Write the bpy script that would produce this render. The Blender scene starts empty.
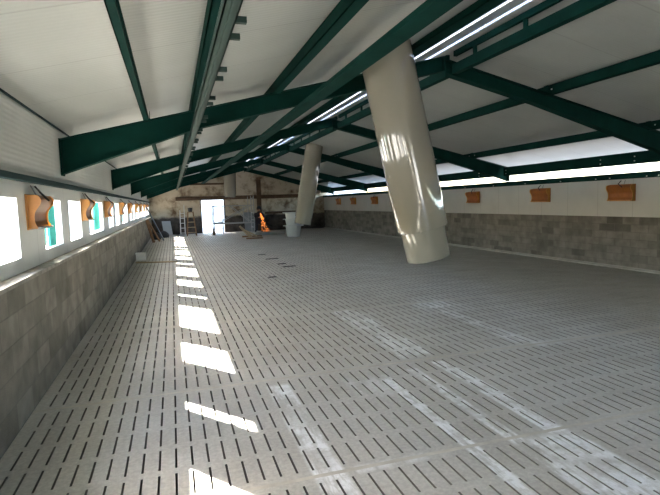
import bpy, bmesh, math, random
from mathutils import Vector, Matrix
random.seed(7)
S = bpy.context.scene
COL = S.collection
PI = math.pi

# ------------------------------------------------------------------ dimensions (metres)
CAM_H = 1.5
XB, XP, XR = -1.081, -1.157, 8.519          # block face, window panel face, far long wall face
EAVE, SLOPE = 2.401, 0.2393
XC = (XP + XR) / 2
YB, YG = -5.0, 28.3                          # rear and far gable
BAY = 5.03
FR = [6.343 + BAY * k for k in range(-2, 5)]
def ceil_z(x): return EAVE + SLOPE * ((x - XP) if x < XC else (XR - x))
def raf_z(x): return ceil_z(x) - (0.115 if x < XC else 0.145)

# ------------------------------------------------------------------ materials
def mat(name, col, rough=.6, metal=0., spec=.5, noise=None, bump=None, coat=0., trans=0.):
    m = bpy.data.materials.new(name); m.use_nodes = True
    nt = m.node_tree; n = nt.nodes; b = n['Principled BSDF']
    b.inputs['Base Color'].default_value = (*col, 1)
    b.inputs['Roughness'].default_value = rough
    b.inputs['Metallic'].default_value = metal
    b.inputs['Specular IOR Level'].default_value = spec
    b.inputs['Coat Weight'].default_value = coat
    b.inputs['Transmission Weight'].default_value = trans
    tc = n.new('ShaderNodeTexCoord')
    if noise:                                   # (scale, darker factor, lighter factor)
        t = n.new('ShaderNodeTexNoise'); t.inputs['Scale'].default_value = noise[0]
        t.inputs['Detail'].default_value = 6; t.inputs['Roughness'].default_value = .65
        nt.links.new(tc.outputs['Object'], t.inputs['Vector'])
        r = n.new('ShaderNodeValToRGB')
        r.color_ramp.elements[0].position = .3; r.color_ramp.elements[1].position = .7
        r.color_ramp.elements[0].color = (*[c * noise[1] for c in col], 1)
        r.color_ramp.elements[1].color = (*[min(1, c * noise[2]) for c in col], 1)
        nt.links.new(t.outputs['Fac'], r.inputs['Fac']); nt.links.new(r.outputs['Color'], b.inputs['Base Color'])
    if bump:                                    # (scale, strength)
        t2 = n.new('ShaderNodeTexNoise'); t2.inputs['Scale'].default_value = bump[0]; t2.inputs['Detail'].default_value = 4
        nt.links.new(tc.outputs['Object'], t2.inputs['Vector'])
        bu = n.new('ShaderNodeBump'); bu.inputs['Strength'].default_value = bump[1]; bu.inputs['Distance'].default_value = .01
        nt.links.new(t2.outputs['Fac'], bu.inputs['Height']); nt.links.new(bu.outputs['Normal'], b.inputs['Normal'])
    return m

def ribbed(name, col, axis, pitch, depth, rough, seam=None, spec=.5):
    """painted sheet with fine ribs running across AXIS, faint dirt and optional panel seams"""
    m = mat(name, col, rough, spec=spec, noise=(1.1, .9, 1.04))
    nt = m.node_tree; n = nt.nodes; b = n['Principled BSDF']
    tc = n.new('ShaderNodeTexCoord'); sp = n.new('ShaderNodeSeparateXYZ')
    nt.links.new(tc.outputs['Object'], sp.inputs[0])
    mu = n.new('ShaderNodeMath'); mu.operation = 'MULTIPLY'; mu.inputs[1].default_value = 2 * PI / pitch
    nt.links.new(sp.outputs[axis], mu.inputs[0])
    si = n.new('ShaderNodeMath'); si.operation = 'SINE'; nt.links.new(mu.outputs[0], si.inputs[0])
    h = si.outputs[0]
    if seam:
        md = n.new('ShaderNodeMath'); md.operation = 'PINGPONG'; md.inputs[1].default_value = seam[1] / 2
        nt.links.new(sp.outputs[seam[0]], md.inputs[0])
        mr = n.new('ShaderNodeMapRange'); mr.inputs[1].default_value = 0; mr.inputs[2].default_value = .006
        mr.inputs[3].default_value = -4; mr.inputs[4].default_value = 0
        nt.links.new(md.outputs[0], mr.inputs[0])
        ad = n.new('ShaderNodeMath'); ad.operation = 'ADD'
        nt.links.new(h, ad.inputs[0]); nt.links.new(mr.outputs[0], ad.inputs[1]); h = ad.outputs[0]
    if seam:                                    # the open joint between two panels
        src = b.inputs['Base Color'].links[0].from_socket
        m2 = n.new('ShaderNodeMapRange'); m2.inputs[1].default_value = .004; m2.inputs[2].default_value = .012; m2.inputs[3].default_value = .83; m2.inputs[4].default_value = 1
        nt.links.new(md.outputs[0], m2.inputs[0])
        mc = n.new('ShaderNodeMix'); mc.data_type = 'RGBA'; mc.blend_type = 'MULTIPLY'; mc.inputs[0].default_value = 1
        nt.links.new(src, mc.inputs[6]); nt.links.new(m2.outputs[0], mc.inputs[7]); nt.links.new(mc.outputs[2], b.inputs['Base Color'])
    bu = n.new('ShaderNodeBump'); bu.inputs['Strength'].default_value = .6; bu.inputs['Distance'].default_value = depth
    nt.links.new(h, bu.inputs['Height']); nt.links.new(bu.outputs['Normal'], b.inputs['Normal'])
    return m

def block_mat(name, c1, c2, mortar, bw, bh, uaxis, dark=.5, z0=0., patch=None):
    """hollow concrete blocks; rows run along UAXIS, each block with its own tone"""
    m = mat(name, c1, .9, spec=.2)
    nt = m.node_tree; n = nt.nodes; b = n['Principled BSDF']; L = nt.links
    tc = n.new('ShaderNodeTexCoord'); sp = n.new('ShaderNodeSeparateXYZ'); L.new(tc.outputs['Object'], sp.inputs[0])
    cb = n.new('ShaderNodeCombineXYZ'); L.new(sp.outputs[uaxis], cb.inputs[0]); L.new(sp.outputs[2], cb.inputs[1])
    br = n.new('ShaderNodeTexBrick'); L.new(cb.outputs[0], br.inputs['Vector'])
    br.inputs['Scale'].default_value = 1; br.inputs['Brick Width'].default_value = bw; br.inputs['Row Height'].default_value = bh
    br.inputs['Mortar Size'].default_value = .006; br.inputs['Mortar Smooth'].default_value = .4; br.inputs['Bias'].default_value = dark
    br.inputs['Color1'].default_value = (*c1, 1); br.inputs['Color2'].default_value = (*c2, 1); br.inputs['Mortar'].default_value = (*mortar, 1)
    t = n.new('ShaderNodeTexNoise'); t.inputs['Scale'].default_value = 5; t.inputs['Detail'].default_value = 8; L.new(tc.outputs['Object'], t.inputs['Vector'])
    mr = n.new('ShaderNodeMapRange'); mr.inputs[1].default_value = .3; mr.inputs[2].default_value = .7; mr.inputs[3].default_value = .72; mr.inputs[4].default_value = 1.15
    L.new(t.outputs['Fac'], mr.inputs[0])
    mx = n.new('ShaderNodeMix'); mx.data_type = 'RGBA'; mx.blend_type = 'MULTIPLY'; mx.inputs[0].default_value = 1
    L.new(br.outputs['Color'], mx.inputs[6]); L.new(mr.outputs[0], mx.inputs[7]); L.new(mx.outputs[2], b.inputs['Base Color'])
    t3 = n.new('ShaderNodeTexNoise'); t3.inputs['Scale'].default_value = 90; L.new(tc.outputs['Object'], t3.inputs['Vector'])
    a = n.new('ShaderNodeMath'); a.operation = 'MULTIPLY_ADD'; a.inputs[1].default_value = -1.2
    L.new(br.outputs['Fac'], a.inputs[0]); L.new(t3.outputs['Fac'], a.inputs[2])
    bu = n.new('ShaderNodeBump'); bu.inputs['Strength'].default_value = .7; bu.inputs['Distance'].default_value = .008
    L.new(a.outputs[0], bu.inputs['Height']); L.new(bu.outputs['Normal'], b.inputs['Normal'])
    return m

M = {}
M['steel'] = mat('green painted steel', (.0035, .031, .025), .8, spec=.08, noise=(3, .8, 1.25))
M['steel_plate'] = mat('dark green plate', (.0035, .031, .025), .8, spec=.08)
M['galv'] = mat('galvanised channel', (.030, .058, .050), .6, spec=.2, noise=(6, .85, 1.15))
M['rail'] = mat('slate green rail', (.022, .048, .052), .8, spec=.2)
M['ceiling'] = ribbed('white roof sheet underside', (.44, .46, .438), 1, .05, .0012, .38, seam=(1, 1.0))
M['cladding'] = ribbed('white ribbed cladding', (.70, .71, .69), 2, .042, .002, .45)
M['panel'] = ribbed('white wall panel', (.64, .65, .63), 2, 5., .0, .4, seam=(1, .84))
M['panel_lit'] = ribbed('lit copy of white wall panel', (.80, .81, .79), 2, 5., .0, .4, seam=(1, 1.26))  # window-side copy of the white panel, extra brightness put into its colour
M['block_left'] = block_mat('grey blocks', (.27, .25, .215), (.165, .15, .125), (.20, .19, .165), .4, .2, 1, -.15)
M['block_right'] = block_mat('grey brown blocks', (.26, .242, .216), (.045, .042, .038), (.225, .21, .188), .38, .147, 1, -.5)
M['mortar'] = mat('mortar ledge', (.30, .28, .25), .9, noise=(7, .6, 1.3), bump=(25, 1.0))
M['fillet'] = mat('pale mortar fillet', (.62, .60, .55), .85, noise=(5, .8, 1.1))
M['frame_white'] = mat('white frame', (.75, .76, .74), .5)
M['duct'] = mat('cream plastic duct', (.29, .272, .222), .09, spec=.55, coat=.5, noise=(1.6, .96, 1.03))
M['orange'] = mat('orange plastic', (.60, .29, .075), .35, noise=(9, .85, 1.15))
M['orange_far'] = mat('deep orange plastic', (.42, .135, .022), .4, noise=(9, .85, 1.15))
M['orange_dark'] = mat('brown flap plastic', (.36, .17, .065), .35)
M['cord'] = mat('dark cord', (.02, .02, .022), .7)
M['wire'] = mat('zinc wire', (.3, .31, .31), .4, metal=.8)
M['bolt'] = mat('zinc bolt', (.6, .62, .62), .3, metal=.9)
M['wood_pale'] = mat('pale timber', (.46, .36, .22), .75, noise=(7, .75, 1.2))
M['wood'] = mat('brown timber', (.23, .125, .06), .8, noise=(7, .7, 1.2))
M['wood_dark'] = mat('old brown timber', (.10, .06, .035), .85, noise=(4, .6, 1.3))
M['alu'] = mat('aluminium', (.62, .63, .63), .4, metal=.5)
M['zinc'] = mat('zinc tube', (.36, .365, .36), .5, metal=.2)
M['white_plastic'] = mat('white tub plastic', (.63, .64, .61), .4)
M['crate'] = mat('white crate plastic', (.80, .80, .78), .4)
M['bluegrey'] = mat('blue grey sheet', (.085, .12, .165), .6, noise=(4, .8, 1.15))
M['white_board'] = mat('white board', (.40, .425, .425), .6, noise=(3, .9, 1.05))
M['dark'] = mat('dark plastic', (.018, .02, .025), .6)
M['grey_sheet'] = mat('grey sheet', (.23, .245, .26), .55, noise=(4, .85, 1.1))
M['slab'] = mat('cement slab', (.30, .29, .26), .9, noise=(6, .8, 1.15))
M['teal'] = mat('teal sheet', (.06, .27, .245), 1.0, spec=0)
M['ground'] = mat('pale gravel', (.46, .44, .40), .95, noise=(.9, .85, 1.1))
M['dark_gravel'] = mat('darkened yard gravel', (.11, .11, .108), .95, noise=(2, .7, 1.3))  # yard side darkened to cut the light bounced up through the eave
M['render'] = mat('white render', (.80, .785, .74), .8, noise=(.6, .92, 1.05))
M['window_blue'] = mat('blue grey glazing', (.07, .11, .17), 1.0, spec=0)
M['roof_tile'] = mat('grey roof', (.25, .25, .27), .7)
M['pit'] = mat('slurry pit', (.03, .028, .025), .9)
M['slot'] = mat('slurry and shade toned slot sides', (.19, .175, .15), .9)  # slurry tone plus shade put into the colour so the slots read dark
M['joint'] = mat('cement joint', (.55, .52, .45), .9, noise=(5, .8, 1.2))
M['skin'] = mat('skin', (.35, .2, .14), .6)
M['jacket'] = mat('navy workwear', (.012, .013, .02), .8)
M['brass'] = mat('brown jar', (.17, .10, .05), .5)

def sky_pane(c):
    m = bpy.data.materials.new('milky roof light sheet'); m.use_nodes = True
    nt = m.node_tree; n = nt.nodes; n.remove(n['Principled BSDF']); out = n['Material Output']
    tr = n.new('ShaderNodeBsdfTranslucent'); tr.inputs[0].default_value = c
    tp = n.new('ShaderNodeBsdfTransparent'); tp.inputs[0].default_value = (.9, .95, 1, 1)
    mx = n.new('ShaderNodeMixShader'); mx.inputs[0].default_value = 0.0
    nt.links.new(tr.outputs[0], mx.inputs[1]); nt.links.new(tp.outputs[0], mx.inputs[2]); nt.links.new(mx.outputs[0], out.inputs[0])
    return m
M['sky_pane'] = sky_pane((.32, .33, .35, 1)); M['sky_pane_right'] = sky_pane((.62, .66, .76, 1))

def orange_glow():
    m = M['orange'].copy(); m.name = 'orange translucent cheek'; nt = m.node_tree; n = nt.nodes
    b = n['Principled BSDF']; out = n['Material Output']
    tr = n.new('ShaderNodeBsdfTranslucent'); tr.inputs[0].default_value = (.95, .56, .18, 1)
    mx = n.new('ShaderNodeMixShader'); mx.inputs[0].default_value = .45
    nt.links.new(b.outputs[0], mx.inputs[1]); nt.links.new(tr.outputs[0], mx.inputs[2]); nt.links.new(mx.outputs[0], out.inputs[0])
    return m
M['orange_cheek'] = orange_glow()

def spark_mat():
    m = bpy.data.materials.new('grinding sparks'); m.use_nodes = True
    b = m.node_tree.nodes['Principled BSDF']; b.inputs['Base Color'].default_value = (1, .4, .1, 1)
    b.inputs['Emission Color'].default_value = (1, .27, .045, 1); b.inputs['Emission Strength'].default_value = SPARK
    return m
SPARK = .13
M['spark'] = spark_mat()

# slatted floor: warm grey concrete with white lime dust where it was spilt
def floor_mat():
    m = mat('concrete slats', (.34, .32, .28), .55, spec=.4)
    nt = m.node_tree; n = nt.nodes; b = n['Principled BSDF']; L = nt.links
    tc = n.new('ShaderNodeTexCoord'); obj = tc.outputs['Object']
    def noise(scale, detail=6, rough=.6, vec=obj):
        t = n.new('ShaderNodeTexNoise'); t.inputs['Scale'].default_value = scale; t.inputs['Detail'].default_value = detail
        t.inputs['Roughness'].default_value = rough; L.new(vec, t.inputs['Vector']); return t.outputs['Fac']
    def mrange(v, a, c, lo, hi, smooth=True):
        r = n.new('ShaderNodeMapRange'); r.interpolation_type = 'SMOOTHSTEP' if smooth else 'LINEAR'
        for i, x in enumerate((a, c, lo, hi)): r.inputs[i + 1].default_value = x
        L.new(v, r.inputs[0]); return r.outputs[0]
    def math_(op, a, c):
        x = n.new('ShaderNodeMath'); x.operation = op
        for i, v in enumerate((a, c)):
            if isinstance(v, (int, float)): x.inputs[i].default_value = v
            else: L.new(v, x.inputs[i])
        return x.outputs[0]
    sp = n.new('ShaderNodeSeparateXYZ'); L.new(obj, sp.inputs[0]); X, Y = sp.outputs[0], sp.outputs[1]
    r = n.new('ShaderNodeValToRGB'); e = r.color_ramp.elements
    e[0].position = .3; e[0].color = (.46, .44, .39, 1); e[1].position = .72; e[1].color = (.59, .575, .53, 1)
    L.new(noise(1.3), r.inputs[0])
    fine = mrange(noise(38, 3), .3, .75, .86, 1.1)
    mx = n.new('ShaderNodeMix'); mx.data_type = 'RGBA'; mx.blend_type = 'MULTIPLY'; mx.inputs[0].default_value = 1
    L.new(r.outputs[0], mx.inputs[6]); L.new(fine, mx.inputs[7])
    # dust patches: (x0, x1, y0, y1, softness, amount)
    streak = n.new('ShaderNodeMapping'); streak.inputs['Scale'].default_value = (9, 1.6, 1); L.new(obj, streak.inputs[0])
    ns = noise(1.0, 5, .7, streak.outputs[0]); nb = noise(2.2, 5, .65)
    total = None
    for (x0, x1, y0, y1, s, a) in DUST:
        k = math_('MULTIPLY', mrange(X, x0 - s, x0 + s, 0, 1), mrange(X, x1 - s, x1 + s, 1, 0))
        k = math_('MULTIPLY', k, math_('MULTIPLY', mrange(Y, y0 - s * 3, y0 + s * 3, 0, 1), mrange(Y, y1 - s * 3, y1 + s * 3, 1, 0)))
        k = math_('MULTIPLY', k, a)
        total = k if total is None else math_('MAXIMUM', total, k)
    pat = math_('MULTIPLY', math_('MULTIPLY', mrange(ns, .38, .54, .12, 1), mrange(nb, .36, .52, .35, 1)), mrange(noise(14, 4, .7), .35, .55, .5, 1))
    fac = math_('MULTIPLY', total, pat)
    d = n.new('ShaderNodeMix'); d.data_type = 'RGBA'; L.new(fac, d.inputs[0]); L.new(mx.outputs[2], d.inputs[6]); d.inputs[7].default_value = (.93, .94, .94, 1)
    L.new(d.outputs[2], b.inputs['Base Color'])
    L.new(mrange(noise(3), .3, .7, .42, .66), b.inputs['Roughness'])
    bu = n.new('ShaderNodeBump'); bu.inputs['Strength'].default_value = .25; bu.inputs['Distance'].default_value = .004
    L.new(noise(60, 3), bu.inputs['Height']); L.new(bu.outputs['Normal'], b.inputs['Normal'])
    return m
DUST = [(1.60, 1.69, 2.0, 3.9, .012, 1.0), (1.90, 2.0, 1.9, 3.95, .012, .95), (2.2, 2.35, 2.5, 4.05, .012, 1.0), (2.0, 2.36, 1.75, 2.5, .02, 1.0), (2.0, 2.35, 4.25, 6.5, .03, .75),
        (3.2, 3.8, 6.0, 6.5, .14, 1.0), (3.3, 3.5, 4.1, 6.0, .05, .55), (3.4, 3.7, 4.05, 4.2, .03, .5), (.66, .84, 1.9, 4.0, .015, .95), (1.3, 1.6, 3.5, 3.9, .05, .5), (.9, 1.5, 2.5, 2.57, .01, .6)]
M['floor'] = floor_mat()

def gable_mat():
    """old far gable: soot-grey blockwork below, stained cream plaster above"""
    m = mat('old gable plaster', (.36, .30, .22), .9, spec=.2)
    nt = m.node_tree; n = nt.nodes; b = n['Principled BSDF']; L = nt.links
    tc = n.new('ShaderNodeTexCoord'); sp = n.new('ShaderNodeSeparateXYZ'); L.new(tc.outputs['Object'], sp.inputs[0])
    def ns(scale, vec=None):
        t = n.new('ShaderNodeTexNoise'); t.inputs['Scale'].default_value = scale; t.inputs['Detail'].default_value = 7; t.inputs['Roughness'].default_value = .65
        L.new(vec or tc.outputs['Object'], t.inputs['Vector']); return t.outputs['Fac']
    up = n.new('ShaderNodeValToRGB'); e = up.color_ramp.elements
    e[0].position = .33; e[0].color = (.15, .095, .058, 1); e[1].position = .5; e[1].color = (.52, .45, .345, 1)
    x = up.color_ramp.elements.new(.75); x.color = (.62, .56, .45, 1)
    L.new(ns(1.5), up.inputs[0])
    lo = n.new('ShaderNodeValToRGB'); e = lo.color_ramp.elements
    e[0].position = .35; e[0].color = (.035, .03, .026, 1); e[1].position = .65; e[1].color = (.115, .098, .085, 1)
    L.new(ns(2.1), lo.inputs[0])
    zz = n.new('ShaderNodeMath'); zz.operation = 'MULTIPLY_ADD'; zz.inputs[1].default_value = .35
    L.new(ns(2.5), zz.inputs[0]); L.new(sp.outputs[2], zz.inputs[2])
    mr = n.new('ShaderNodeMapRange'); mr.inputs[1].default_value = 1.02; mr.inputs[2].default_value = 1.14
    L.new(zz.outputs[0], mr.inputs[0])
    mx = n.new('ShaderNodeMix'); mx.data_type = 'RGBA'; L.new(mr.outputs[0], mx.inputs[0]); L.new(lo.outputs[0], mx.inputs[6]); L.new(up.outputs[0], mx.inputs[7])
    L.new(mx.outputs[2], b.inputs['Base Color'])
    bu = n.new('ShaderNodeBump'); bu.inputs['Strength'].default_value = .5; bu.inputs['Distance'].default_value = .02
    L.new(ns(14), bu.inputs['Height']); L.new(bu.outputs['Normal'], b.inputs['Normal'])
    return m
M['gable'] = gable_mat()

# ------------------------------------------------------------------ mesh builder
class MB:
    def __init__(s): s.v, s.f, s.mi = [], [], []
    def add(s, vs, fs, mi=0):
        o = len(s.v); s.v += [tuple(v) for v in vs]
        for f in fs: s.f.append(tuple(i + o for i in f)); s.mi.append(mi)
        return s
    def box(s, x0, x1, y0, y1, z0, z1, mi=0):
        return s.add([(x0, y0, z0), (x1, y0, z0), (x1, y1, z0), (x0, y1, z0), (x0, y0, z1), (x1, y0, z1), (x1, y1, z1), (x0, y1, z1)],
                     [(0, 3, 2, 1), (4, 5, 6, 7), (0, 1, 5, 4), (1, 2, 6, 5), (2, 3, 7, 6), (3, 0, 4, 7)], mi)
    def beam(s, p0, p1, w, h, up=(0, 0, 1), mi=0):
        p0, p1 = Vector(p0), Vector(p1); d = (p1 - p0).normalized(); a = d.cross(Vector(up))
        if a.length < 1e-5: a = d.cross(Vector((1, 0, 0)))
        a.normalize(); b = a.cross(d); a *= w / 2; b *= h / 2
        return s.add([p0 - a - b, p0 + a - b, p0 + a + b, p0 - a + b, p1 - a - b, p1 + a - b, p1 + a + b, p1 - a + b],
                     [(0, 1, 2, 3), (7, 6, 5, 4), (0, 4, 5, 1), (1, 5, 6, 2), (2, 6, 7, 3), (3, 7, 4, 0)], mi)
    def prism(s, poly, axis, a0, a1, mi=0):
        """poly of 2-D points in the two axes other than AXIS (x<y<z order), extruded from a0 to a1"""
        def P(q, a):
            return (a, q[0], q[1]) if axis == 0 else ((q[0], a, q[1]) if axis == 1 else (q[0], q[1], a))
        n = len(poly); vs = [P(q, a0) for q in poly] + [P(q, a1) for q in poly]
        return s.add(vs, [tuple(range(n))[::-1], tuple(range(n, 2 * n))] + [(i, (i + 1) % n, n + (i + 1) % n, n + i) for i in range(n)], mi)
    def tube(s, pts, r, n=10, mi=0, cap=True):
        pts = [Vector(p) for p in pts]; rs = r if isinstance(r, (list, tuple)) else [r] * len(pts); rings = []
        ref = Vector((0, 0, 1)); d0 = (pts[1] - pts[0]).normalized()
        if abs(d0.z) > .9: ref = Vector((1, 0, 0))
        vs = []
        for i, p in enumerate(pts):
            d = (pts[min(i + 1, len(pts) - 1)] - pts[max(i - 1, 0)]).normalized()
            a = d.cross(ref).normalized(); b = d.cross(a)
            vs += [p + (a * math.cos(2 * PI * k / n) + b * math.sin(2 * PI * k / n)) * rs[i] for k in range(n)]
        fs = [(i * n + k, i * n + (k + 1) % n, (i + 1) * n + (k + 1) % n, (i + 1) * n + k) for i in range(len(pts) - 1) for k in range(n)]
        if cap: fs += [tuple(range(n))[::-1], tuple(range((len(pts) - 1) * n, len(pts) * n))]
        return s.add(vs, fs, mi)
    def rev(s, prof, p0, d, n=48, closed=False, mi=0):
        """revolve (radius, distance along d) profile about the line p0 + t d"""
        p0, d = Vector(p0), Vector(d).normalized()
        a = d.cross(Vector((0, 1, 0))).normalized(); b = d.cross(a); vs = []
        for (r, t) in prof: vs += [p0 + d * t + (a * math.cos(2 * PI * k / n) + b * math.sin(2 * PI * k / n)) * r for k in range(n)]
        m = len(prof)
        fs = [(i % m * n + k, i % m * n + (k + 1) % n, (i + 1) % m * n + (k + 1) % n, (i + 1) % m * n + k) for i in range(m if closed else m - 1) for k in range(n)]
        return s.add(vs, fs, mi)
    def build(s, name, mats, parent=None, smooth=False, loc=None, bevel=0):
        me = bpy.data.meshes.new(name); me.from_pydata(s.v, [], s.f); me.update()
        for m in (mats if isinstance(mats, list) else [mats]): me.materials.append(m)
        if any(s.mi): me.polygons.foreach_set('material_index', s.mi)
        bm = bmesh.new(); bm.from_mesh(me); bmesh.ops.recalc_face_normals(bm, faces=bm.faces); bm.to_mesh(me); bm.free()
        if smooth:
            me.polygons.foreach_set('use_smooth', [True] * len(me.polygons)); me.set_sharp_from_angle(angle=math.radians(35))
        o = bpy.data.objects.new(name, me); COL.objects.link(o)
        if parent: o.parent = parent
        if loc: o.location = loc
        if bevel:
            b = o.modifiers.new('edge', 'BEVEL'); b.width = bevel; b.segments = 2; b.limit_method = 'ANGLE'
        return o

def tag(o, label, cat, group=None, kind=None):
    o['label'] = label; o['category'] = cat
    if group: o['group'] = group
    if kind: o['kind'] = kind
    return o
def thing(name, label, cat, loc=(0, 0, 0), group=None, rot=(0, 0, 0)):
    o = bpy.data.objects.new(name, None); COL.objects.link(o); o.location = loc; o.rotation_euler = rot; o.empty_display_size = .2
    return tag(o, label, cat, group)
def struct(o): o['kind'] = 'structure'; return o
def dup(root, loc, label):
    r = root.copy(); COL.objects.link(r); r.location = loc; r['label'] = label
    for ch in list(root.children):
        c = ch.copy(); COL.objects.link(c); c.parent = r
        for g in list(ch.children):
            d = g.copy(); COL.objects.link(d); d.parent = c
    return r
ORD = ['first', 'second', 'third', 'fourth', 'fifth', 'sixth', 'seventh', 'eighth', 'ninth', 'tenth', 'eleventh', 'twelfth']

# ------------------------------------------------------------------ slatted floor (real slots through the slab)
def build_floor():
    x0, x1 = XB, XR; pitch, sw = .092, .0122
    xs = [x0]
    i = 0; x = -.06 + pitch * math.ceil((x0 + .05 + .06) / pitch)
    slot_x = []
    while x < x1 - .05:
        slot_x.append(len(xs)); xs += [x - sw / 2, x + sw / 2]; x += pitch
    xs.append(x1)
    joints = [-4.15, -2.15, .2, 2.55, 4.15, 6.5] + [6.5 + 2.35 * k for k in range(1, 10)]
    ys = [YB]; slot_y, joint_y = [], []
    for a, b in zip(joints, joints[1:]):
        joint_y.append(len(ys)); ys += [a - .016, a + .016]
        b = min(b, YG); n = max(1, round((b - a) / .325)); p = (b - a - .07) / n
        for k in range(n):
            s0 = a + .035 + p * (k + .5)
            slot_y.append(len(ys)); ys += [s0 - p * .395, s0 + p * .395]
        if b >= YG - .01: break
    ys.append(YG)
    nx, ny = len(xs), len(ys); sx, sy, jy = set(slot_x), set(slot_y), set(joint_y)
    V = [(x, y, 0) for y in ys for x in xs]; F, MI = [], []
    T = -.09
    for j in range(ny - 1):
        for i in range(nx - 1):
            q = (j * nx + i, j * nx + i + 1, (j + 1) * nx + i + 1, (j + 1) * nx + i)
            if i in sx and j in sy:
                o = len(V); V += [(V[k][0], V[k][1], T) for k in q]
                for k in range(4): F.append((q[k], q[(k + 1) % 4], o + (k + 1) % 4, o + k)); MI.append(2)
            else:
                F.append(q); MI.append(1 if j in jy else 0)
    me = bpy.data.meshes.new('floor'); me.from_pydata(V, [], F); me.update()
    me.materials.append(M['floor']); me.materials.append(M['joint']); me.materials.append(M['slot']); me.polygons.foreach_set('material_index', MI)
    o = bpy.data.objects.new('floor', me); COL.objects.link(o); return struct(o)
build_floor()
b = MB(); b.box(XB - .25, XR + .25, YB - .25, YG + .25, -1.0, -.9); b.box(XB - .25, XB, YB, YG, -.9, -.02); b.box(XR, XR + .25, YB, YG, -.9, -.02)
b.box(XB, XR, YB - .25, YB, -.9, -.02); b.box(XB, XR, YG, YG + .25, -.9, -.02)
struct(b.build('pit_floor', M['pit']))
# ground outside, all round the barn
b = MB(); g = 90
b.box(-g, XB - .22, -g, g, -.12, -.02); b.box(XB - .22, XR + .22, YG + .25, g, -.12, -.02); b.box(XB - .22, XR + .22, -g, YB - .25, -.12, -.02)
struct(b.build('ground', M['ground']))
struct(MB().box(XR + .22, g, -g, g, -.12, -.02).build('ground_yard', M['dark_gravel']))

# ------------------------------------------------------------------ long walls
W_SILL, W_HEAD = 1.13, 1.61
WIN = []
for k in range(-2, 5):
    for a, c in ((5.3, 6.1), (6.53, 7.33), (8.0, 9.52)):
        WIN.append((a + BAY * k, c + BAY * k))
WIN = [(max(a, YB + .2), min(c, YG - .3)) for a, c in WIN if c > YB + .4 and a < YG - .6]
PT = .045
struct(MB().box(XB - .2, XB, YB, YG, -.02, .99).build('wall_left', M['block_left']))
struct(MB().box(XB - .2, XB + .048, YB, YG, .99, 1.02).build('trim_1', M['mortar']))
b = MB(); x0, x1 = XP - PT, XP
b.box(x0, x1, YB, YG, 1.02, W_SILL); b.box(x0, x1, YB, YG, W_HEAD, 1.74)
e = [YB] + [v for w in WIN for v in w] + [YG]
for a, c in zip(e[::2], e[1::2]): b.box(x0, x1, a, c, W_SILL, W_HEAD)
struct(b.build('wall_left_panel', M['panel_lit']))
struct(MB().box(XP - .08, XP - .004, YB, YG, 1.74, EAVE + .05).build('wall_left_cladding', M['cladding']))
for i, (a, c) in enumerate(WIN):                    # slim white linings of the open windows
    b = MB(); t = .004
    b.box(x0 - .004, x1 + .004, a, a + t, W_SILL, W_HEAD); b.box(x0 - .004, x1 + .004, c - t, c, W_SILL, W_HEAD)
    b.box(x0 - .004, x1 + .004, a + t, c - t, W_SILL, W_SILL + t); b.box(x0 - .004, x1 + .004, a + t, c - t, W_HEAD - t, W_HEAD)
    struct(b.build('window_%d' % (i + 1), M['frame_white']))
tag(MB().box(XP, XP + .05, YB, YG - .02, 1.738, 1.790).build('wall_rail', M['rail'], bevel=.006), 'slate green steel rail running above the orange inlets on the window wall', 'rail')

struct(MB().box(XP - .004, XP + .012, YB, YG, EAVE - .016, EAVE - .002).build('trim_4', M['rail']))
struct(MB().box(XR, XR + .2, YB, YG, -.02, 1.03).build('wall_right', M['block_right']))
struct(MB().box(XR - .012, XR + .05, YB, YG, 1.03, 1.77).build('wall_right_panel', M['panel']))
struct(MB().prism([(XR, -.01), (XR, .045), (XR - .085, .012), (XR - .085, -.01)], 1, YB, YG).build('trim_2', M['fillet']))

# ------------------------------------------------------------------ roof
def slab(x0, x1, t0, t1):
    return [(x0, ceil_z(x0) + t0), (x1, ceil_z(x1) + t0), (x1, ceil_z(x1) + t1), (x0, ceil_z(x0) + t1)]
L0, L1 = 3.36, 3.455                                # window-side roof light
R0, R1 = 3.70, 3.74
struct(MB().prism(slab(-1.62, L0, 0, .06), 1, YB - .4, YG + .4).build('ceiling_left', M['ceiling']))
struct(MB().prism(slab(R1, 9.05, 0, .06), 1, YB - .4, YG + .4).build('ceiling_right', M['ceiling']))
zc = ceil_z(XC)
struct(MB().prism([(L1, ceil_z(L1)), (XC, zc), (R0, ceil_z(R0)), (R0, ceil_z(R0) + .06), (XC, zc + .06), (L1, ceil_z(L1) + .06)], 1, YB - .4, YG + .4).build('ceiling_ridge', M['ceiling']))
struct(MB().prism(slab(L0, L1, .004, .010), 1, YB - .4, YG + .4).build('window_ridge_left', M['sky_pane']))
struct(MB().prism(slab(R0, R1, .004, .010), 1, YB - .4, YG + .4).build('window_ridge_right', M['sky_pane_right']))

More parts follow.
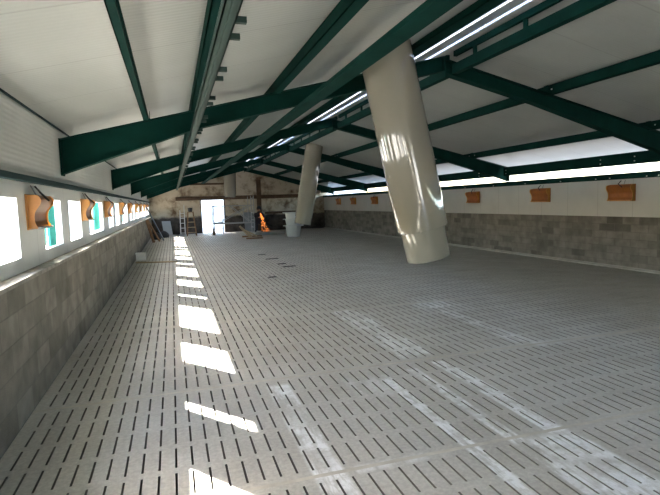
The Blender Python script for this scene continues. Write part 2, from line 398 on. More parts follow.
# ------------------------------------------------------------------ steel portal frames
def make_frame():
    t = thing('portal_frame', '', 'roof frame', (0, FR[0], 0), 'green steel portal frames')
    def rafter(xs):
        """xs: list of (x, depth); an I section following the roof slope"""
        top = [(x, raf_z(x)) for x, d in xs]; bot = [(x, raf_z(x) - d) for x, d in xs]
        m = MB(); m.prism(top + bot[::-1], 1, -.005, .005)
        for line, sg in ((top, -1), (bot, 1)):
            for (xa, za), (xb, zb) in zip(line, line[1:]):
                m.prism([(xa, za), (xb, zb), (xb, zb + sg * .012), (xa, za + sg * .012)], 1, -.07, .07)
        return m.build('rafter', M['steel'], t)
    ra = rafter([(XP + .016, .39), (.35, .225), (XC - .006, .195)])
    rb = rafter([(XC + .006, .195), (5.2, .20), (6.6, .265), (XR - .018, .35)])
    for x, a, pr in ((XP + .001, .405, ra), (XR - .016, .365, rb)):
        MB().box(x, x + .014, -.08, .08, raf_z(x) - a, raf_z(x) + .005).build('eave_plate', M['steel_plate'], pr)
    MB().box(XC - .005, XC + .005, -.08, .08, raf_z(XC) - .26, raf_z(XC) - .0).build('apex_plate', M['steel_plate'], t)
    for x in PURL_L[:3] + PURL_R[:2]:
        m = MB(); sx = .08 if x < XC else -.08
        m.box(x - .004 + sx * .55, x + .004 + sx * .55, -.045, .045, raf_z(x + sx * .55) - .002, ceil_z(x + sx * .55) - .02)
        m.box(x + min(0, sx * .9), x + max(0, sx * .9), -.045, .045, raf_z(x) - (.006 if sx > 0 else .01), raf_z(x) + .012)
        m.build('purlin_cleat', M['steel_plate'], t)
    return t
PURL_L = [-.235, .30, 1.32, 2.955]                   # purlin centre lines, window-side slope
PURL_R = [5.46, 7.47]
frame0 = make_frame()
flab = ['dark green portal frame of steel rafters overhead, %s along from the camera', ]
for k, y in enumerate(FR):
    lab = ['dark green steel portal frame over the bay behind the camera', 'dark green steel portal frame just overhead of the camera',
           'dark green steel portal frame beside the big cream duct, its deep haunch nearest overhead',
           'dark green steel portal frame beyond the big cream duct, second haunch along the window wall',
           'dark green steel portal frame level with the middle hanging duct, third deep haunch',
           'dark green steel portal frame beyond the middle hanging duct, fourth haunch along the window wall',
           'dark green steel portal frame closest to the old gable, over the scaffold'][k]
    lab = lab.replace('nearest overhead', 'the first along').replace('closest to the old gable', 'next to the old gable')
    if k == 0: frame0['label'] = lab
    else: dup(frame0, (0, y, 0), lab)

# ------------------------------------------------------------------ purlins, channel, ridge members
def purlin(x, lab, w=.05, h=.108, name='roof_purlin', cat='purlin', bolts=None, side=-1):
    z1 = ceil_z(x) - .006 - abs(SLOPE) * w / 2; z0 = z1 - h
    t = thing(name, lab, cat, (x, YB, z0), 'green roof purlins')
    m = MB(); l = YG - YB - .02; s = side; th = .008
    m.box(-w / 2 if s < 0 else w / 2 - th, -w / 2 + th if s < 0 else w / 2, 0, l, 0, h)
    m.box(-w / 2, w / 2, 0, l, 0, th); m.box(-w / 2, w / 2, 0, l, h - th, h)
    lip = (w / 2 - th, w / 2) if s < 0 else (-w / 2, -w / 2 + th)
    m.box(*lip, 0, l, th, .03)
    ch = m.build('channel', M['steel'], t)
    for (y, z) in (bolts or []):
        MB().tube([(-w / 2 - .012, y - YB, z), (-w / 2 + .002, y - YB, z)], .011, 6).build('bolt', M['bolt'], t)
    return t
purlin(PURL_L[0], 'slim green purlin under the roof next to the window wall')
purlin(PURL_L[1], 'green purlin directly above the galvanised bracket channel')
purlin(PURL_L[2], 'green purlin between the bracket channel and the flat ridge-side beam', w=.1)
purlin(PURL_L[3], 'wide dark green purlin along the bright ridge light strip', w=.16, h=.07)
bl = [(y + dy, .07) for y in FR[1:5] for dy in (-.12, .12)]
purlin(PURL_R[0], 'green purlin halfway up the roof slope over the far long wall', w=.08, h=.138, bolts=bl)
purlin(PURL_R[1], 'green purlin above the bright eave opening of the far long wall', w=.08, h=.138, bolts=bl)
# eave purlin across the opening over the far wall, with paired bolts
EBAY = ['over the bay behind the camera', 'before the second deep haunch', 'beyond the big cream duct', 'beside the middle hanging duct', 'past the middle hanging duct', 'at the gable end', 'between the last frame and the gable']
EB = FR + [YG]
for k in range(len(FR)):
    y0, y1 = EB[k] + .075, EB[k + 1] - (.075 if k < len(FR) - 1 else .01); l = y1 - y0
    t = thing('eave_purlin', 'dark green eave purlin crossing the bright far eave opening, length ' + ['behind the camera', 'nearest the camera', 'by the first far inlets', 'by the middle hanging duct', 'past the middle hanging duct', 'by the scaffold end', 'meeting the old gable'][k].replace('nearest', 'next to'), 'purlin', (8.36, y0, 2.035), 'eave purlins above the far wall')
    m = MB(); m.box(-.03, -.022, 0, l, 0, .225); m.box(-.03, .03, 0, l, 0, .008); m.box(-.03, .03, 0, l, .217, .225); ch = m.build('channel', M['steel'], t)
    for y in (6.55, 7.38, 8.17, 11.2, 12.4, 16.2):
        if y0 < y < y1:
            for z in (.06, .14): MB().tube([(-.042, y - y0, z), (-.028, y - y0, z)], .011, 6).build('bolt', M['bolt'], t)
l = YG - YB
t = thing('wall_plate', 'dark green wall plate capping the white panels of the far long wall', 'rail', (8.5, YB, 1.77))
ch = MB().box(-.05, .06, 0, l, 0, .115).build('channel', M['steel'], t)
for y in (6.97, 7.22, 8.05, 8.4, 9.4, 10.6, 11.9, 13.3):
    MB().tube([(-.062, y - YB, .03), (-.048, y - YB, .03)], .012, 6).build('bolt', M['bolt'], t)
# short posts that carry eave purlin on the wall plate (under each frame)
# galvanised channel with bracket tabs, hung under the rafters
t = thing('bracket_channel', 'galvanised channel with paired bracket tabs hung below the rafters near the window wall', 'channel', (.285, YB, 2.318))
m = MB(); l = YG - YB - 1.5; m.box(-.035, .035, 0, l, 0, .006); m.box(-.035, -.028, 0, l, 0, .05); m.box(.028, .035, 0, l, 0, .05); m.box(-.008, .008, 0, l, -.01, 0)
m.build('channel', M['galv'], t)
y = 1.55
while y < 25:
    for dy in (0, .24):
        MB().box(.035, .095, y + dy - YB - .014, y + dy - YB + .014, .022, .05).build('bracket_tab', M['galv'], t)
    y += .88
# flat beam below the rafters, ridge side
zb = raf_z(1.64) - .21
t = tag(MB().add([], []).box(1.57, 1.735, YB, YG - .1, zb - .07, zb - .022).build('ceiling_beam', M['steel'], bevel=.004), 'flat green beam running lengthwise under the rafters beside the big cream duct', 'beam')
t['kind'] = 'thing'
# lattice girder by the ridge, one length per bay
def lattice(k, y0, y1, lab):
    t = thing('lattice_girder', lab, 'girder', (3.82, y0, 3.20), 'lattice girders along the ridge'); l = y1 - y0
    MB().box(-.02, .03, 0, l, .235, .306).build('upper_chord', M['steel'], t)
    MB().box(-.045, .045, 0, l, 0, .125).build('lower_chord', M['steel'], t)
    n = 5
    for i in range(n):
        y = l * (i + .5) / n
        MB().box(-.012, .012, y - .03, y + .03, .125, .235).build('lattice_post', M['steel'], t)
    return t
lab = ['over the bay behind the camera', 'above the camera, before the big cream duct', 'just past the big cream duct', 'leading up to the middle hanging duct',
       'past the middle hanging duct', 'at the gable end']
for k in range(6):
    lattice(k, FR[k] + .09, FR[k + 1] - .09, 'dark green ladder girder along the ridge, length ' + lab[k])

# ------------------------------------------------------------------ gables
def gable_prism(m, xa, xb, z0, y0, y1):
    pts = [(xa, z0), (xb, z0), (xb, ceil_z(xb) - .003)]
    if xa < XC < xb: pts.append((XC, ceil_z(XC) - .003))
    pts.append((xa, ceil_z(xa) - .003)); m.prism(pts, 1, y0, y1)
DX0, DX1, DZ = 1.53, 2.74, 1.80
m = MB(); gable_prism(m, XB - .2, DX0, -.02, YG, YG + .24); gable_prism(m, DX1, XR + .2, -.02, YG, YG + .24); gable_prism(m, DX0, DX1, DZ, YG, YG + .24)
struct(m.build('wall_far', M['gable']))
m = MB(); m.box(DX0 - .05, DX0, YG - .02, YG + .25, 0, DZ); m.box(DX1, DX1 + .05, YG - .02, YG + .25, 0, DZ); m.box(DX0 - .05, DX1 + .05, YG - .02, YG + .25, DZ, DZ + .06)
struct(m.build('door_1', M['wood_dark']))
struct(MB().box(DX0, DX1, YG, YG + .26, -.06, .002).build('trim_3', M['mortar']))
BX0, BX1, BZ = 1.6, 3.6, 2.3                          # unseen opening behind the camera, added to let in daylight
m = MB(); gable_prism(m, XB - .2, BX0, -.02, YB - .2, YB); gable_prism(m, BX1, XR + .2, -.02, YB - .2, YB); gable_prism(m, BX0, BX1, BZ, YB - .2, YB)
struct(m.build('wall_back', M['render']))
# old timbers on the far gable
tag(MB().box(.2, 7.6, YG - .09, YG, 1.80, 2.0).build('timber_beam', M['wood_dark'], bevel=.01), 'old brown timber beam across the far gable above the bright doorway', 'beam')
tag(MB().box(4.55, 4.80, YG - .16, YG - .092, 0, 2.85).build('timber_post', M['wood_dark'], bevel=.01), 'tall dark timber post on the far gable behind the crouching worker', 'post')
tag(MB().box(5.0, 7.3, YG - .06, YG, .93, 1.06).build('timber_rail', M['wood_dark'], bevel=.01), 'short brown timber rail on the far gable behind the stacked tubs', 'rail')
tag(MB().box(1.0, 3.2, YG - .05, YG, 2.62, 2.72).build('timber_batten', M['wood_dark'], bevel=.006), 'thin brown batten high on the far gable behind the short duct', 'batten')

# ------------------------------------------------------------------ hanging ventilation ducts
def duct(lab, top, mid, end, R, r2, y):
    """top, mid, end: (x, z) of axis points at the ceiling, the sleeve joint and the open lower end"""
    t = thing('ventilation_duct', lab, 'duct', (end[0], y, end[1]), 'cream ventilation ducts')
    E = Vector((end[0], 0, end[1])); T = Vector((top[0], 0, top[1])) - E; Mi = Vector((mid[0], 0, mid[1])) - E
    d = T.normalized(); lt = T.length; lm = Mi.dot(d); w = .012
    MB().rev([(R, lm), (R, lt), (R - w, lt), (R - w, lm), (R - w / 2, lm - .004)], (0, 0, 0), d, 64, True).build('duct_tube', M['duct'], t, smooth=True)
    if r2: MB().rev([(r2, 0), (r2, lm + .15), (r2 - w, lm + .15), (r2 - w, 0), (r2 - w / 2, -.004)], (0, 0, 0), d, 64, True).build('duct_sleeve', M['duct'], t, smooth=True)
    return t
duct('big cream ventilation duct tilting over the slatted floor, close to the flat green beam', (2.455, 3.40), (2.962, 1.15), (3.025, .77), .314, .272, 5.6)
duct('cream ventilation duct hanging tilted halfway down the barn in front of the stacked tubs', (4.55, 3.40), (4.10, 1.03), (4.055, .80), .285, .27, 16.0)
duct('short upright cream ventilation duct hanging before the far gable', (3.00, 3.42), (2.97, 2.05), (2.955, 1.915), .315, .29, 27.0)

# ------------------------------------------------------------------ orange air inlets
def make_inlet(side, lab, y):
    """curled plastic box inlet; SIDE +1 on the window wall (projects to +x), -1 on the far wall"""
    t = thing('air_inlet', lab, 'air inlet', (XP if side > 0 else XR - .012, y, 1.35), 'orange air inlets on the window wall' if side > 0 else 'orange air inlets on the far wall')
    W, H = (.49, .28) if side > 0 else (.58, .31); s = side
    bp = MB(); bp.box(min(0, s * .012), max(0, s * .012), -.015, W + .015, -.01, H + .01).build('back_plate', M['orange'] if side > 0 else M['orange_far'], t, bevel=.004)
    prof = []                                           # S-curve of the cheek: deep hood on top, waist, lip at the foot
    for i in range(15):
        u = i / 14; dpt = .056 + .064 * (1 / (1 + math.exp(-(u - .62) * 14))) + .022 * math.exp(-((u - .02) / .12) ** 2) - .03 * math.exp(-((u - 1) / .07) ** 2)
        prof.append((s * dpt, u * H))
    poly = [(s * .012, 0)] + prof + [(s * .012, H)]
    for y0 in (0, W - .014): MB().prism([p for p in poly], 1, y0, y0 + .014).build('cheek', M['orange_cheek'], t)
    fl = MB(); fr = [(p[0] - s * .012, p[1]) for p in prof[1:]]
    for a, c in zip(fr, fr[1:]):
        fl.prism([a, c, (c[0] - s * .01, c[1]), (a[0] - s * .01, a[1])], 1, .014, W - .014)
    flap = fl.build('flap', M['orange_dark'] if side > 0 else M['orange_far'], t, smooth=True)
    MB().box(min(s * .02, s * .098), max(s * .02, s * .098), .014, W - .014, -.004, .012).build('lip', M['white_board'] if side > 0 else M['orange'], flap)
    a = s * .05
    MB().tube([(s * .004, W * .38, H + .09), (a * .6, W * .38, H + .03), (a, W * .38, H - .01)], .006, 6).build('hook', M['wire'], t)
    MB().tube([(s * .02, W * .52, H + .085), (s * .06, W * .58, H + .02), (s * .145, W * .30, H - .045)], .009, 6).build('cord', M['cord'], t)
    return t
left_y = []
for k in range(-1, 5): left_y += [4.74 + BAY * k, 7.39 + BAY * k]
left_y = [y for y in left_y if 3 < y < 27.4]
lw = ['orange curled air inlet on the window wall, first along from the camera end', 'orange curled air inlet on the window wall, second along from the camera end']
for i, y in enumerate(left_y):
    lab = 'orange curled air inlet on the window wall, %s along from the camera end' % ORD[i]
    if i == 0: inlA = make_inlet(1, lab, y)
    else: dup(inlA, (XP, y, 1.35), lab)
right_y = [7.51 + 2.55 * 0, 9.79, 12.64, 15.1, 17.7, 20.2, 22.9, 25.2]
for i, y in enumerate(right_y):
    lab = 'orange boxy air inlet on the far white panel wall, %s along from the camera end' % ORD[i]
    if i == 0: inlB = make_inlet(-1, lab, y)
    else: dup(inlB, (XR - .012, y, 1.35), lab)

# ------------------------------------------------------------------ things along the window wall
t = thing('crate', 'small white plastic crate on the floor against the block wall', 'crate', (-.92, 15.2, 0))
m = MB(); w, h = .13, .22
m.box(-w, w, -.13, .13, 0, .012); m.box(-w, -w + .012, -.13, .13, .012, h); m.box(w - .012, w, -.13, .13, .012, h); m.box(-w, w, -.13, -.118, .012, h); m.box(-w, w, .118, .13, .012, h)
m.build('crate_body', M['crate'], t, bevel=.006)
m = MB(); m.box(-w - .012, w + .012, -.142, -.128, h - .03, h); m.box(-w - .012, w + .012, .128, .142, h - .03, h); m.box(-w - .012, -w + .002, -.142, .142, h - .03, h); m.box(w - .002, w + .012, -.142, .142, h - .03, h)
m.build('crate_rim', M['crate'], t)
tag(MB().beam((-1.0, 14.55, .011), (.05, 14.2, .011), .15, .022).build('timber_strip', M['wood_pale']), 'pale timber strip lying across the slats in front of the white crate', 'timber')
def lean(name, lab, foot, top, w, th, m, cat='board', group=None):
    """board from foot to top (3-D points on its mid line), width W along Y"""
    f, tp = Vector(foot), Vector(top); b = MB(); b.beam((0, 0, 0), tp - f, w, th, up=(1, 0, 0) if abs((tp - f).x) < .01 else (0, 0, 1))
    o = b.build(name, m, loc=f, bevel=.003); return tag(o, lab, cat, group)
lean('plank', 'brown plank leaning on the block wall, the one nearer the white crate', (-.80, 22.2, .03), (-1.05, 22.35, .985), .16, .03, M['wood'], 'plank', 'planks leaning on the block wall')
lean('plank', 'brown plank leaning on the block wall right beside the blue grey sheet'.replace('right beside', 'next to'), (-.58, 22.75, .03), (-1.045, 22.9, 1.0), .17, .03, M['wood'], 'plank', 'planks leaning on the block wall')
lean('plastic_sheet', 'tall blue grey sheet leaning over the ledge beyond the brown planks', (-.42, 23.45, .02), (-1.115, 23.45, 1.62), .75, .03, M['bluegrey'], 'sheet')
lean('white_panel', 'white panel leaning at an angle near the far gable, beside the ladder', (-.25, 27.55, .02), (-.35, 27.9, .74), .45, .04, M['white_board'], 'panel')
for i, (x, y, r, lab) in enumerate(((-.75, 24.6, .2, 'dark rubble sack on the floor beyond the blue grey sheet'), (-.45, 25.9, .24, 'dark rubble sack on the floor in front of the white panel'))):
    b = MB(); prof = [(0.001, 0), (r * .95, .0), (r * 1.05, .08), (r * .9, .2), (r * .45, .3), (r * .2, .33), (.001, .34)]
    b.rev(prof, (0, 0, 0), (0, 0, 1), 16); o = b.build('sack', M['dark'], loc=(x, y, .001), smooth=True); tag(o, lab, 'sack', 'dark sacks near the window wall')
# white aluminium ladder and timber step ladder near the gable
t = thing('ladder', 'white aluminium ladder standing next to the timber step ladder', 'ladder', (.45, 26.5, 0))
a0, a1 = Vector((-.1, 0, 0)), Vector((-.08, .35, 1.30))
for sx in (0, .22):
    MB().beam(a0 + Vector((sx, 0, 0)), a1 + Vector((sx * .95, 0, .25 if sx else 0)), .045, .03).build('ladder_rail', M['alu'], t)
for i in range(5):
    u = (i + .6) / 5; p = a0.lerp(a1, u * .95); MB().beam(p + Vector((.005, 0, 0)), p + Vector((.215, 0, 0)), .03, .03).build('rung', M['alu'], t)
t = thing('step_ladder', 'brown timber step ladder opened on the slats near the gable doorway', 'ladder', (.86, 26.4, 0))
for sx in (-.16, .2):
    MB().beam((sx * 1.25, -.3, 0), (sx * .7, 0, 1.18), .05, .03).build('front_leg', M['wood'], t)
    MB().beam((sx * 1.25, .35, 0), (sx * .7, .03, 1.18), .05, .03).build('rear_leg', M['wood'], t)
for i in range(4):
    u = .15 + i * .22; MB().box(-.16 * (1.25 - .55 * u), .2 * (1.25 - .55 * u), -.3 + .3 * u - .05, -.3 + .3 * u + .05, 1.18 * u - .015, 1.18 * u + .015).build('tread', M['wood_pale'], t)
MB().box(-.15, .18, -.08, .1, 1.18, 1.21).build('ladder_top', M['wood'], t)
t = thing('bucket', 'dark bucket standing on top of the timber step ladder', 'bucket', (.86, 26.4, 1.211))
MB().rev([(.001, 0), (.09, 0), (.12, .2), (.11, .2), (.082, .012), (.001, .012)], (0, 0, 0), (0, 0, 1), 20).build('bucket_body', M['dark'], t, smooth=True)
MB().tube([(-.115, 0, .19), (-.1, .0, .26), (0, 0, .3), (.1, 0, .26), (.115, 0, .19)], .006, 6).build('bucket_handle', M['wire'], t)
# little jar before the doorway
t = thing('bottle', 'small brown bottle on the floor before the bright gable doorway', 'bottle', (1.95, 25.9, 0))
MB().rev([(.001, 0), (.075, 0), (.075, .16), (.03, .22), (.03, .28), (.001, .28)], (0, 0, 0), (0, 0, 1), 16).build('bottle_body', M['brass'], t, smooth=True)
MB().rev([(.001, .28), (.034, .28), (.034, .31), (.001, .31)], (0, 0, 0), (0, 0, 1), 12).build('bottle_cap', M['dark'], t)

# scaffold tower in front of the gable doorway
t = thing('scaffold_tower', 'zinc tube scaffold tower in front of the gable doorway', 'scaffold', (2.0, 26.2, 0))
def tube(name, a, c, r=.024): return MB().tube([a, c], r, 8).build(name, M['zinc'], t)
for x, h in ((0, 1.5), (2.05, 1.95)):
    for y in (0, .9):
        tube('upright', (x, y, .04), (x, y, h)); MB().rev([(.001, 0), (.06, 0), (.06, .012), (.02, .02), (.02, .06), (.001, .06)], (x, y, 0), (0, 0, 1), 12).build('foot_plate', M['zinc'], t)
    z = .3
    while z < h: tube('rung', (x, 0, z), (x, .9, z), .018); z += .38
for x in (.45,):
    tube('upright', (x, 0, .04), (x, 0, 1.5))
    for z in (.3, .62, 1.0, 1.3): tube('rung', (0, 0, z), (x, 0, z), .016)
for y in (0, .9):
    for z in (.55, 1.45): tube('ledger', (0, y, z), (2.05, y, z))
    tube('brace', (.3, y, .6), (1.9, y, 1.43), .018); tube('brace', (1.9, y, .6), (.9, y, 1.43), .018)
tube('upright', (1.5, 0, .55), (1.5, 0, 1.45), .02)
for z in (.85, 1.15, 1.75): tube('rung', (1.75, 0, z), (2.05, 0, z), .014)
tube('upright', (1.75, 0, .55), (1.75, 0, 1.9), .016)
lean('metal_sheet', 'grey metal sheet standing behind the scaffold beside the worker', (4.0, 27.6, .015), (4.02, 28.0, 1.06), .5, .02, M['grey_sheet'], 'sheet')

# stacked tubs beneath the middle duct
def make_tub(lab, z):
    t = thing('tub', lab, 'tub', (5.12, 21.9, z), 'white nested tubs')
    w = .014; MB().rev([(.001, 0), (.265, 0), (.28, .02), (.352, .5), (.338, .5), (.27, .03), (.255, .014), (.001, .014)], (0, 0, 0), (0, 0, 1), 40).build('tub_body', M['white_plastic'], t, smooth=True)
    MB().rev([(.352, .475), (.45, .485), (.465, .5), (.455, .515), (.339, .515), (.339, .5), (.352, .5)], (0, 0, 0), (0, 0, 1), 40, True).build('tub_rim', M['white_plastic'], t, smooth=True)
    return t
tub = make_tub('white plastic tub at the bottom of the nested stack', 0)
dup(tub, (5.12, 21.9, .29), 'white plastic tub in the middle of the nested stack'); dup(tub, (5.12, 21.9, .58), 'white plastic tub topping the nested stack')

# scrap timber pile and slab
pl = [((2.85, 22.6, .40), (3.35, 22.2, .03), .10), ((2.95, 22.8, .30), (3.45, 22.15, .02), .12), ((3.0, 22.9, .015), (3.9, 22.5, .015), .11), ((2.9, 22.35, .015), (3.7, 22.05, .015), .09), ((2.98, 22.45, .36), (3.15, 22.3, .045), .07)]
pl = [((2.80, 22.40, .55), (3.22, 22.30, .06), .30), ((2.90, 22.74, .48), (3.36, 22.62, .06), .30), ((3.0, 23.2, .03), (3.9, 23.1, .03), .16), ((3.0, 21.85, .03), (3.7, 21.75, .03), .16), ((2.94, 22.13, .40), (3.50, 22.13, .10), .14)]
pn = ['pale scrap board propped steeply at the end of the timber pile', 'pale scrap board sloping across the timber pile', 'scrap board lying flat at the back of the timber pile', 'scrap board lying flat at the front of the timber pile', 'short scrap offcut standing in the timber pile']
for (a, c, w), lab in zip(pl, pn):
    a, c = Vector(a), Vector(c); tag(MB().beam((0, 0, 0), c - a, w, .055).build('scrap_board', M['wood_pale'] if a.z > .1 else M['wood'], loc=a), lab, 'board', 'scrap timber in a pile')
tag(MB().box(-.72, .72, -.3, .3, 0, .14).build('concrete_slab', M['slab'], loc=(4.46, 24.3, .001), bevel=.01), 'flat grey concrete slab lying beside the scrap timber, below the sparks', 'slab')
for i, (x, y, l, a, lab) in enumerate(((2.46, 14.75, .22, .2, 'beside the far end of the row'), (2.52, 13.45, .34, -.1, 'second from the far end of the row'), (2.52, 12.2, .22, .35, 'third from the far end of the row'), (2.58, 11.6, .3, .15, 'at the near end of the row'), (1.88, 10.08, .16, .1, 'lying apart from the row of strips'))):
    d = Vector((math.cos(a), math.sin(a) * .5, 0)) * l / 2
    tag(MB().beam(-d, d, .07, .012).build('rubber_strip', M['dark'], loc=(x, y, .0065)), 'dark rubber strip on the slats, ' + lab, 'strip', 'dark rubber strips on the floor')

# ------------------------------------------------------------------ worker grinding by the gable
def worker():
    J = {'pelvis': (0, 0, .58, .14, .11), 'belly': (.02, -.02, .72, .135, .10), 'chest': (.10, -.04, .92, .165, .12), 'neckb': (.165, -.05, 1.05, .07, .065), 'head0': (.205, -.06, 1.11, .075, .075), 'head1': (.26, -.08, 1.20, .098, .09),
         'head2': (.275, -.085, 1.26, .07, .07),
         'shl': (.13, .15, .98, .07, .065), 'ell': (.25, .19, .80, .05, .05), 'wrl': (.36, .04, .80, .035, .032), 'hdl': (.40, .0, .80, .045, .03),
         'shr': (.13, -.23, .98, .07, .065), 'elr': (.24, -.29, .80, .05, .05), 'wrr': (.36, -.15, .80, .035, .032), 'hdr': (.40, -.11, .80, .045, .03),
         'hil': (.0, .10, .55, .10, .10), 'knl': (.20, .14, .36, .07, .065), 'anl': (.02, .15, .09, .045, .045), 'tol': (.16, .16, .04, .045, .035),
         'hir': (.0, -.13, .55, .10, .10), 'knr': (.20, -.18, .36, .07, .065), 'anr': (.02, -.19, .09, .045, .045), 'tor': (.16, -.20, .04, .045, .035)}
    E = [('pelvis', 'belly'), ('belly', 'chest'), ('chest', 'neckb'), ('neckb', 'head0'), ('head0', 'head1'), ('head1', 'head2'), ('chest', 'shl'), ('shl', 'ell'), ('ell', 'wrl'), ('wrl', 'hdl'),
         ('chest', 'shr'), ('shr', 'elr'), ('elr', 'wrr'), ('wrr', 'hdr'), ('pelvis', 'hil'), ('hil', 'knl'), ('knl', 'anl'), ('anl', 'tol'), ('pelvis', 'hir'), ('hir', 'knr'), ('knr', 'anr'), ('anr', 'tor')]
    names = list(J); V = [Vector(J[n][:3]) for n in names]; R = [J[n][3:] for n in names]; ED = [(names.index(a), names.index(c)) for a, c in E]
    for h, sgn in (('hdl', 1), ('hdr', -1)):                          # four bent fingers and a thumb round the grinder body
        hi = names.index(h); p = V[hi]
        for q in range(4):
            o = len(V); off = Vector((.03, 0, (q - 1.5) * .022)); ln = (.9, 1, .95, .75)[q]
            V += [p + off, p + off + Vector((.045 * ln, -sgn * .02, -.005)), p + off + Vector((.05 * ln, -sgn * .055, -.01))]; R += [(.011, .011), (.010, .010), (.009, .009)]
            ED += [(hi, o), (o, o + 1), (o + 1, o + 2)]
        o = len(V); V += [p + Vector((.0, -sgn * .03, .045)), p + Vector((.03, -sgn * .055, .05))]; R += [(.013, .013), (.010, .010)]; ED += [(hi, o), (o, o + 1)]
    me = bpy.data.meshes.new('person'); me.from_pydata(V, ED, []); o = bpy.data.objects.new('person_skin_cage', me); COL.objects.link(o)
    sk = o.modifiers.new('skin', 'SKIN'); sk.branch_smoothing = .6
    for i, sv in enumerate(me.skin_vertices[0].data): sv.radius = R[i]; sv.use_root = (i == 0)
    ss = o.modifiers.new('sub', 'SUBSURF'); ss.levels = 1; ss.render_levels = 1
    dg = bpy.context.evaluated_depsgraph_get(); dg.update(); m2 = bpy.data.meshes.new_from_object(o.evaluated_get(dg)); bpy.data.objects.remove(o)
    m2.name = 'person'; m2.materials.clear()
    for k in ('jacket', 'skin'): m2.materials.append(M[k])
    for pg in m2.polygons:
        c = pg.center; pg.use_smooth = True
        pg.material_index = 1 if ((c.z > 1.08 and c.x > .17) or (c.x > .37 and .7 < c.z < .95)) else 0
    body = bpy.data.objects.new('person', m2); COL.objects.link(body); body.location = (4.10, 25.2, .0); body.scale = (1.06, 1.06, 1.06); body.rotation_euler = (0, 0, math.radians(-72))
    tag(body, 'person in dark workwear crouching beside the scaffold and grinding with sparks', 'person')
    hc = Vector((.258, -.08, 1.19))
    cap = MB(); n = 20                                                # dark hood and a face: eyes, nose, mouth, ears
    cap.rev([(.001, .135), (.05, .128), (.09, .095), (.112, .03), (.112, -.03), (.095, -.06), (.09, -.06), (.1, -.02)], hc + Vector((-.012, .01, 0)), Vector((-.25, .1, 1)), n)
    cap.build('hood', M['jacket'], body, smooth=True)
    for sgn in (-1, 1):
        e = MB(); e.rev([(.001, .012), (.01, .006), (.012, 0), (.01, -.006), (.001, -.012)], hc + Vector((.085, -.035 + sgn * .032, .005)), (0, 0, 1), 10); e.build('eye', M['dark'], body, smooth=True)
        e = MB(); e.rev([(.001, .02), (.014, .012), (.018, 0), (.012, -.015), (.001, -.022)], hc + Vector((.0, -.0 + sgn * .098, -.01)), (0, 0, 1), 10); e.build('ear', M['skin'], body, smooth=True)
    MB().tube([hc + Vector((.088, -.03, .0)), hc + Vector((.112, -.04, -.03)), hc + Vector((.09, -.032, -.036))], [.008, .015, .008], 8).build('nose', M['skin'], body, smooth=True)
    MB().tube([hc + Vector((.088, -.055, -.062)), hc + Vector((.094, -.033, -.066)), hc + Vector((.088, -.01, -.062))], .006, 6).build('mouth', M['orange_dark'], body, smooth=True)
    g = thing('angle_grinder', 'dark angle grinder in the hands of the crouching worker', 'grinder', (4.10 + .44 * .309 - .052, 25.2 - .44 * .951 - .017, .85), None, (0, 0, math.radians(-72)))
    MB().tube([(-.0, 0, .02), (.12, 0, 0), (.2, 0, -.02)], [.03, .028, .034], 12).build('grinder_body', M['dark'], g, smooth=True)
    MB().rev([(.001, 0), (.065, 0), (.065, .006), (.001, .006)], (.2, 0, -.065), (.1, -.5, 1), 20).build('grinding_disc', M['zinc'], g)
    MB().tube([(.15, -.1, .0), (.15, -.03, .0)], .014, 8).build('side_handle', M['dark'], g)
    # sparks: glowing streaks in a falling fan
    s = MB(); rnd = random.Random(3)
    for i in range(60):
        u = rnd.random() ** .8; a = rnd.gauss(0, .10); v = rnd.gauss(0, .16)
        p = Vector((4.16 + u * (.17 + a * 1.3) + rnd.gauss(0, .02), 24.45 - u * (.1 + v), max(.16, .90 - u * .80 + rnd.gauss(0, .04))))
        d = Vector((.15 + a, -v * .5, -.8)).normalized(); L = rnd.uniform(.03, .085); th = rnd.uniform(.006, .012) * (1.5 - u * .6)
        s.beam(p - d * L / 2, p + d * L / 2, th, th)
    for i in range(14):
        p = Vector((4.14 + rnd.gauss(0, .03), 24.45 + rnd.gauss(0, .03), .88 + rnd.gauss(0, .07))); d = Vector((.15, 0, -1)).normalized(); s.beam(p - d * .05, p + d * .05, .018, .018)
    so = s.build('sparks', M['spark']); tag(so, 'shower of orange sparks falling from the grinder onto the slab', 'sparks', kind='stuff')
worker()

# ------------------------------------------------------------------ outside the windows
for k in range(0, 4):
    y0 = 5.93 + BAY * k  # teal sheets placed to trim sun patches; first one is an added, unseen blocker
    t = thing('screen_panel', 'teal sheet screen on posts trimming the sun outside the window wall, %s along from the camera end' % ORD[k], 'screen', (-1.5, y0, -.02), 'teal screens outside the windows')
    MB().box(-.012, .012, 0, 1.0, 1.10, 2.0).build('screen_sheet', M['teal'], t)
    for y in (.1, .82): MB().box(-.05, -.012, y - .02, y + .02, 0, 2.0).build('post', M['zinc'], t)
for k in range(3):
    tag(MB().box(-1.312, -1.288, 6.15 + BAY * k, 6.45 + BAY * k, -.02, 1.78).build('teal_board', M['teal']), 'narrow teal board outside a pier of the window wall, %s along from the camera end' % ORD[k], 'board', 'narrow teal boards outside')
t = thing('farm_building', 'white farm building with blue grey window seen through the first opening', 'building', (-14, 46, -.02))
MB().box(-4, 2, -14, 16, 0, 3.4).build('wall', M['render'], t)
MB().prism([(-4.4, 3.4), (2.4, 3.4), (-1, 5.0)], 1, -14.4, 16.4).build('roof', M['roof_tile'], t)
for y in (-1.5, 4.5): f = MB().box(2.0, 2.06, y, y + 2.6, 1.5, 2.6).build('building_window', M['window_blue'], t)
t = tag(MB().box(-9, 14, 36, 36.3, -.02, 7.6).build('sun_block_wall', M['render']), 'tall pale wall added beyond the gable doorway to block the sun', 'wall'); t['kind'] = 'structure'  # added wall, tall enough to keep the sun out of the gable doorway

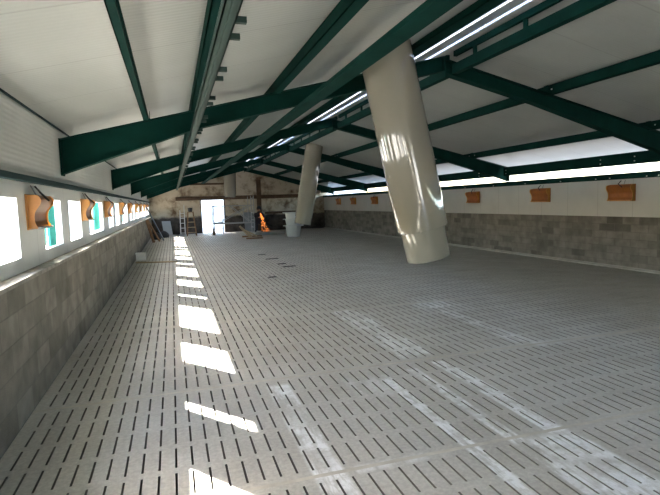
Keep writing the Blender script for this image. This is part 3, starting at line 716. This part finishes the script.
# ------------------------------------------------------------------ light
w = bpy.data.worlds.new('World'); S.world = w; w.use_nodes = True
nt = w.node_tree; bg = nt.nodes['Background']
sky = nt.nodes.new('ShaderNodeTexSky'); sky.sky_type = 'NISHITA'; sky.sun_disc = False
sd = Vector((-1.03, 1.35, 1.0)).normalized()
sky.sun_elevation = math.asin(sd.z); sky.sun_rotation = math.atan2(sd.x, sd.y); sky.air_density = 1.0; sky.dust_density = 2.5
SKY, SUN, EXPO = .21, 8.0, 3.82
bg.inputs['Strength'].default_value = SKY; nt.links.new(sky.outputs[0], bg.inputs['Color'])
sl = bpy.data.lights.new('sun', 'SUN'); sl.energy = SUN; sl.angle = .009; sl.color = (1, .95, .86)
so = bpy.data.objects.new('sun', sl); COL.objects.link(so); so.rotation_euler = (-sd).to_track_quat('-Z', 'Y').to_euler(); so.location = (-20, 20, 20)
def portal(name, loc, rot, sx, sy):
    a = bpy.data.lights.new(name, 'AREA'); a.shape = 'RECTANGLE'; a.size = sx; a.size_y = sy; a.cycles.is_portal = True
    o = bpy.data.objects.new(name, a); COL.objects.link(o); o.location = loc; o.rotation_euler = rot
L = YG - YB; ym = (YG + YB) / 2
portal('sky_window_wall', (XP - .1, ym, (W_SILL + W_HEAD) / 2), (0, -PI / 2, 0), W_HEAD - W_SILL, L)
portal('sky_far_eave', (XR + .1, ym, 2.15), (0, PI / 2, 0), .55, L)
portal('sky_rear_opening', ((BX0 + BX1) / 2, YB - .1, BZ / 2), (PI / 2, 0, 0), BX1 - BX0, BZ)
portal('sky_gable_door', ((DX0 + DX1) / 2, YG + .15, DZ / 2), (-PI / 2, 0, 0), DX1 - DX0, DZ)

# ------------------------------------------------------------------ camera
f, yaw, pitch, roll = 502.3222, .3012, .0906, .0304
fw = Vector((math.sin(yaw) * math.cos(pitch), math.cos(yaw) * math.cos(pitch), -math.sin(pitch)))
r = Vector((math.cos(yaw), -math.sin(yaw), 0)); d = fw.cross(r)
r2 = r * math.cos(roll) + d * math.sin(roll); d2 = -r * math.sin(roll) + d * math.cos(roll)
cam = bpy.data.cameras.new('camera'); co = bpy.data.objects.new('camera', cam); COL.objects.link(co)
co.matrix_world = Matrix(((r2.x, -d2.x, -fw.x, 0), (r2.y, -d2.y, -fw.y, 0), (r2.z, -d2.z, -fw.z, CAM_H), (0, 0, 0, 1)))
cam.sensor_fit = 'HORIZONTAL'; cam.sensor_width = 36; cam.lens = f / 660 * 36; cam.clip_end = 400; cam.clip_start = .05
S.camera = co
S.view_settings.view_transform = 'Standard'; S.view_settings.look = 'None'; S.view_settings.gamma = 1; S.view_settings.use_curve_mapping = False
S.view_settings.exposure = EXPO
S.cycles.use_denoising = True; S.cycles.max_bounces = 12; S.cycles.diffuse_bounces = 8; S.cycles.glossy_bounces = 4; S.cycles.transmission_bounces = 6
S.cycles.transparent_max_bounces = 12; S.cycles.sample_clamp_indirect = 6; S.cycles.caustics_reflective = False; S.cycles.caustics_refractive = False
